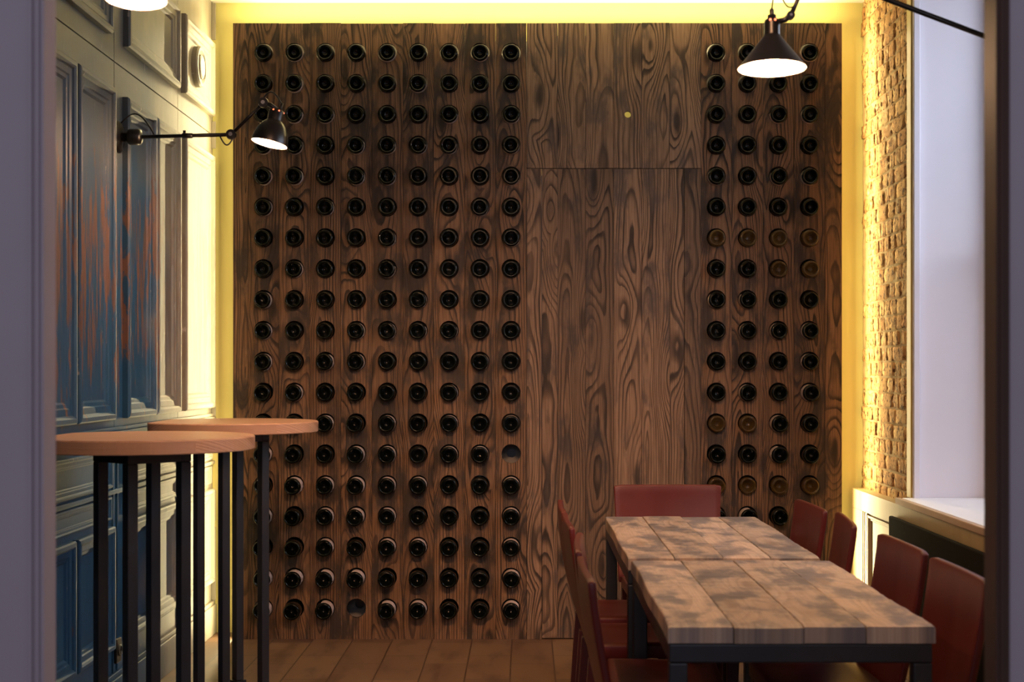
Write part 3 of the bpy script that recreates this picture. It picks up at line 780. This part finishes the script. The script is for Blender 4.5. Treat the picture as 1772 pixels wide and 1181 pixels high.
def wall_lamp(base, elbow, head_joint, rim, tilt, label, power):
    """base on the left wall, level arm to the elbow, short arm to the head, shade hanging at rim"""
    t = empty('wall_lamp', base, 0, label, 'wall lamp', 'black articulated wall lamps'); B = Vector(base)
    L = lambda p: Vector(p) - B
    RY = Matrix.Rotation(PI / 2, 4, 'Y')
    bm = bmesh.new(); lathe(bm, [(0, 0), (0.064, 0.0), (0.064, 0.006), (0.058, 0.012), (0.020, 0.016), (0, 0.016)], 40, Matrix.Translation((0.0, 0, 0)) @ RY)
    pl = obj('wall_plate', bm, M['lamp_black'], t, smooth=True, bevel=0.001)
    bm = bmesh.new(); lathe(bm, [(0.018, 0.016), (0.018, 0.040), (0.030, 0.044), (0.032, 0.052), (0.032, 0.082), (0.027, 0.092), (0.012, 0.095), (0, 0.096)], 32, RY)
    obj('swivel', bm, M['lamp_black'], t, smooth=True)
    e, h, r = L(elbow), L(head_joint), L(rim)
    bm = bmesh.new(); tube(bm, [Vector((0.09, 0, 0)), e], 0.0075); ar = obj('arm', bm, M['lamp_black'], t, smooth=True)
    bm = bmesh.new(); m = Vector((0.09, 0, 0)).lerp(e, 0.52)
    tube(bm, [m - Vector((0.02, 0, 0)), m + Vector((0.02, 0, 0))], 0.0105); tube(bm, [m + Vector((-.012, 0, 0.005)), m + Vector((-.012, 0, 0.02))], 0.006)
    obj('collar', bm, M['lamp_black'], ar, smooth=True)
    bm = bmesh.new(); tube(bm, [e, h], 0.0065); obj('arm', bm, M['lamp_black'], t, smooth=True)
    for j, p in enumerate((e, h)):
        bm = bmesh.new(); lathe(bm, [(0, -.012), (0.019, -.012), (0.021, 0), (0.019, .012), (0, .012)], 24, Matrix.Translation(p) @ Matrix.Rotation(PI / 2, 4, 'X'))
        jo = obj('elbow_joint', bm, M['lamp_black'], t, smooth=False)
        bm = bmesh.new(); lathe(bm, [(0.008, 0), (0.008, .004), (0, .004)], 16, Matrix.Translation(p + Vector((0, -0.012, 0))) @ Matrix.Rotation(PI / 2, 4, 'X')); obj('screw', bm, M['chrome'], jo)
    m4 = Matrix.Translation(r) @ Matrix.Rotation(-0.09, 4, 'X') @ Matrix.Rotation(tilt, 4, 'Y')
    sh = shade(t, DOME, m4, bulb_z=0.038)
    vents(sh, m4, 0.131, 0.0285, (-0.3, 0.5, 1.6))
    top_ = m4 @ Vector((0, 0, 0.138)); 
    bm = bmesh.new(); tube(bm, [top_, top_.lerp(h, 0.5) + Vector((0, 0, 0.006)), h], 0.009); tube(bm, [m4 @ Vector((0.012, 0, 0.135)), m4 @ Vector((0.012, 0, 0.168))], 0.0065); obj('shade_bracket', bm, M['lamp_black'], t, smooth=True)
    bm = bmesh.new(); tube(bm, arc((0.012, 0, 0.055), (0.145, 0, 0.008), (0.0, 0, 0.058)), 0.0032, 8); tube(bm, arc(e + Vector((-.045, 0, -.005)), e + Vector((.012, 0, -.005)), (0.0, 0, -0.036)), 0.003, 8)
    tube(bm, arc(h + Vector((-0.012, 0, 0.0)), m4 @ Vector((0.012, 0, 0.165)), (0, 0, 0.045)), 0.0034, 8); obj('cable', bm, M['lamp_black'], t, smooth=True)
    point('lamp_light', t, m4 @ Vector((0, 0, 0.012)), power)
    return t
Y1 = 5.60
wall_lamp((XL + 0.0005, 5.645, 2.284), P(400, 233, Y1), P(456, 178, 5.58), P(466, 249, 5.56), 0.21, 'black wall lamp with lit dome shade reaching over the far bar table', 26)
Y2 = 3.34
wall_lamp((XL + 0.0005, Y2 + 0.03, 2.27), (-1.22, Y2, 2.275), (-0.955, Y2, 2.365), P(235, 0, 3.32), 0.0, 'black wall lamp cut off by the top left picture edge', 20)

# cone lamp on its long arm above the dining table
YC_ = 3.96
rim = P(1336, 119, YC_)
t = empty('pendant_arm_lamp', rim, 0, 'black cone shaded lamp on a long arm above the dining table', 'lamp')
CONE = [(0.0955, 0.0), (0.094, 0.002), (0.0250, 0.090), (0.0228, 0.094), (0.0222, 0.096), (0.0222, 0.128), (0.0195, 0.137), (0.0130, 0.141), (0.0120, 0.142), (0.0120, 0.151), (0.0, 0.152)]
m4 = Matrix.Rotation(-0.05, 4, 'X') @ Matrix.Rotation(0.005, 4, 'Y')
sh = shade(t, CONE, m4, bulb_z=0.032)
vents(sh, m4, 0.133, 0.0212, (-0.38, 0.28, 1.5))
bm = bmesh.new(); lathe(bm, [(0.0065, 0.151), (0.0065, 0.166), (0.004, 0.170), (0, 0.170)], 16, m4); obj('cable_gland', bm, M['lamp_black'], t, smooth=True)
J = P(1368, 27, YC_) - rim
el = P(1450, -150, YC_) - rim
wl = Vector((XR - 0.02, 4.0, 2.12)) - rim
wall_end = Vector((XR - 0.012, 4.0, EYE + (640 - 168) * 4.0 / FPX)) - rim
arm_top = P(1440, -37, YC_) - rim
bm = bmesh.new(); tube(bm, [m4 @ Vector((0.020, 0, 0.134)), m4 @ Vector((0.036, 0, 0.138)), J], 0.008); obj('shade_bracket', bm, M['lamp_black'], t, smooth=True)
bm = bmesh.new(); lathe(bm, [(0, -.009), (0.0115, -.009), (0.0115, .009), (0, .009)], 24, Matrix.Translation(J) @ Matrix.Rotation(PI / 2, 4, 'X')); jo = obj('elbow_joint', bm, M['lamp_black'], t)
bm = bmesh.new(); lathe(bm, [(0.004, 0), (0.004, .003), (0, .003)], 16, Matrix.Translation(J + Vector((0, -0.009, 0))) @ Matrix.Rotation(PI / 2, 4, 'X')); obj('screw', bm, M['chrome'], jo)
bm = bmesh.new(); J2 = P(1386, -14, YC_) - rim
tube(bm, [J, P(1377, 8, YC_) - rim, J2, arm_top], [0.0075, 0.0055, 0.0075, 0.0075]); obj('arm', bm, M['lamp_black'], t, smooth=True)
bm = bmesh.new(); tube(bm, [arm_top, wall_end], 0.0075); obj('arm', bm, M['lamp_black'], t, smooth=True)
bm = bmesh.new(); lathe(bm, [(0, -.012), (0.018, -.012), (0.018, .012), (0, .012)], 24, Matrix.Translation(arm_top) @ Matrix.Rotation(PI / 2, 4, 'X')); obj('elbow_joint', bm, M['lamp_black'], t)
bm = bmesh.new(); lathe(bm, [(0, 0), (0.05, 0), (0.05, 0.008), (0.02, 0.012), (0, 0.012)], 32, Matrix.Translation(Vector((XR - 0.0005, 4.0, wall_end.z + rim.z)) - rim) @ Matrix.Rotation(-PI / 2, 4, 'Y')); obj('wall_plate', bm, M['lamp_black'], t, smooth=True)
bm = bmesh.new()
tube(bm, [m4 @ Vector((0, 0, 0.168)), P(1340, -20, YC_) - rim, P(1385, -70, YC_) - rim, arm_top + Vector((0, 0.012, 0.03))], 0.0022, 8)
tube(bm, arc(P(1352, -6, YC_) - rim, P(1372, 12, YC_) - rim, (0.0, 0, -0.012)), 0.0022, 8)
obj('cable', bm, M['lamp_black'], t, smooth=True)
point('lamp_light', t, m4 @ Vector((0, 0, 0.006)), 40)
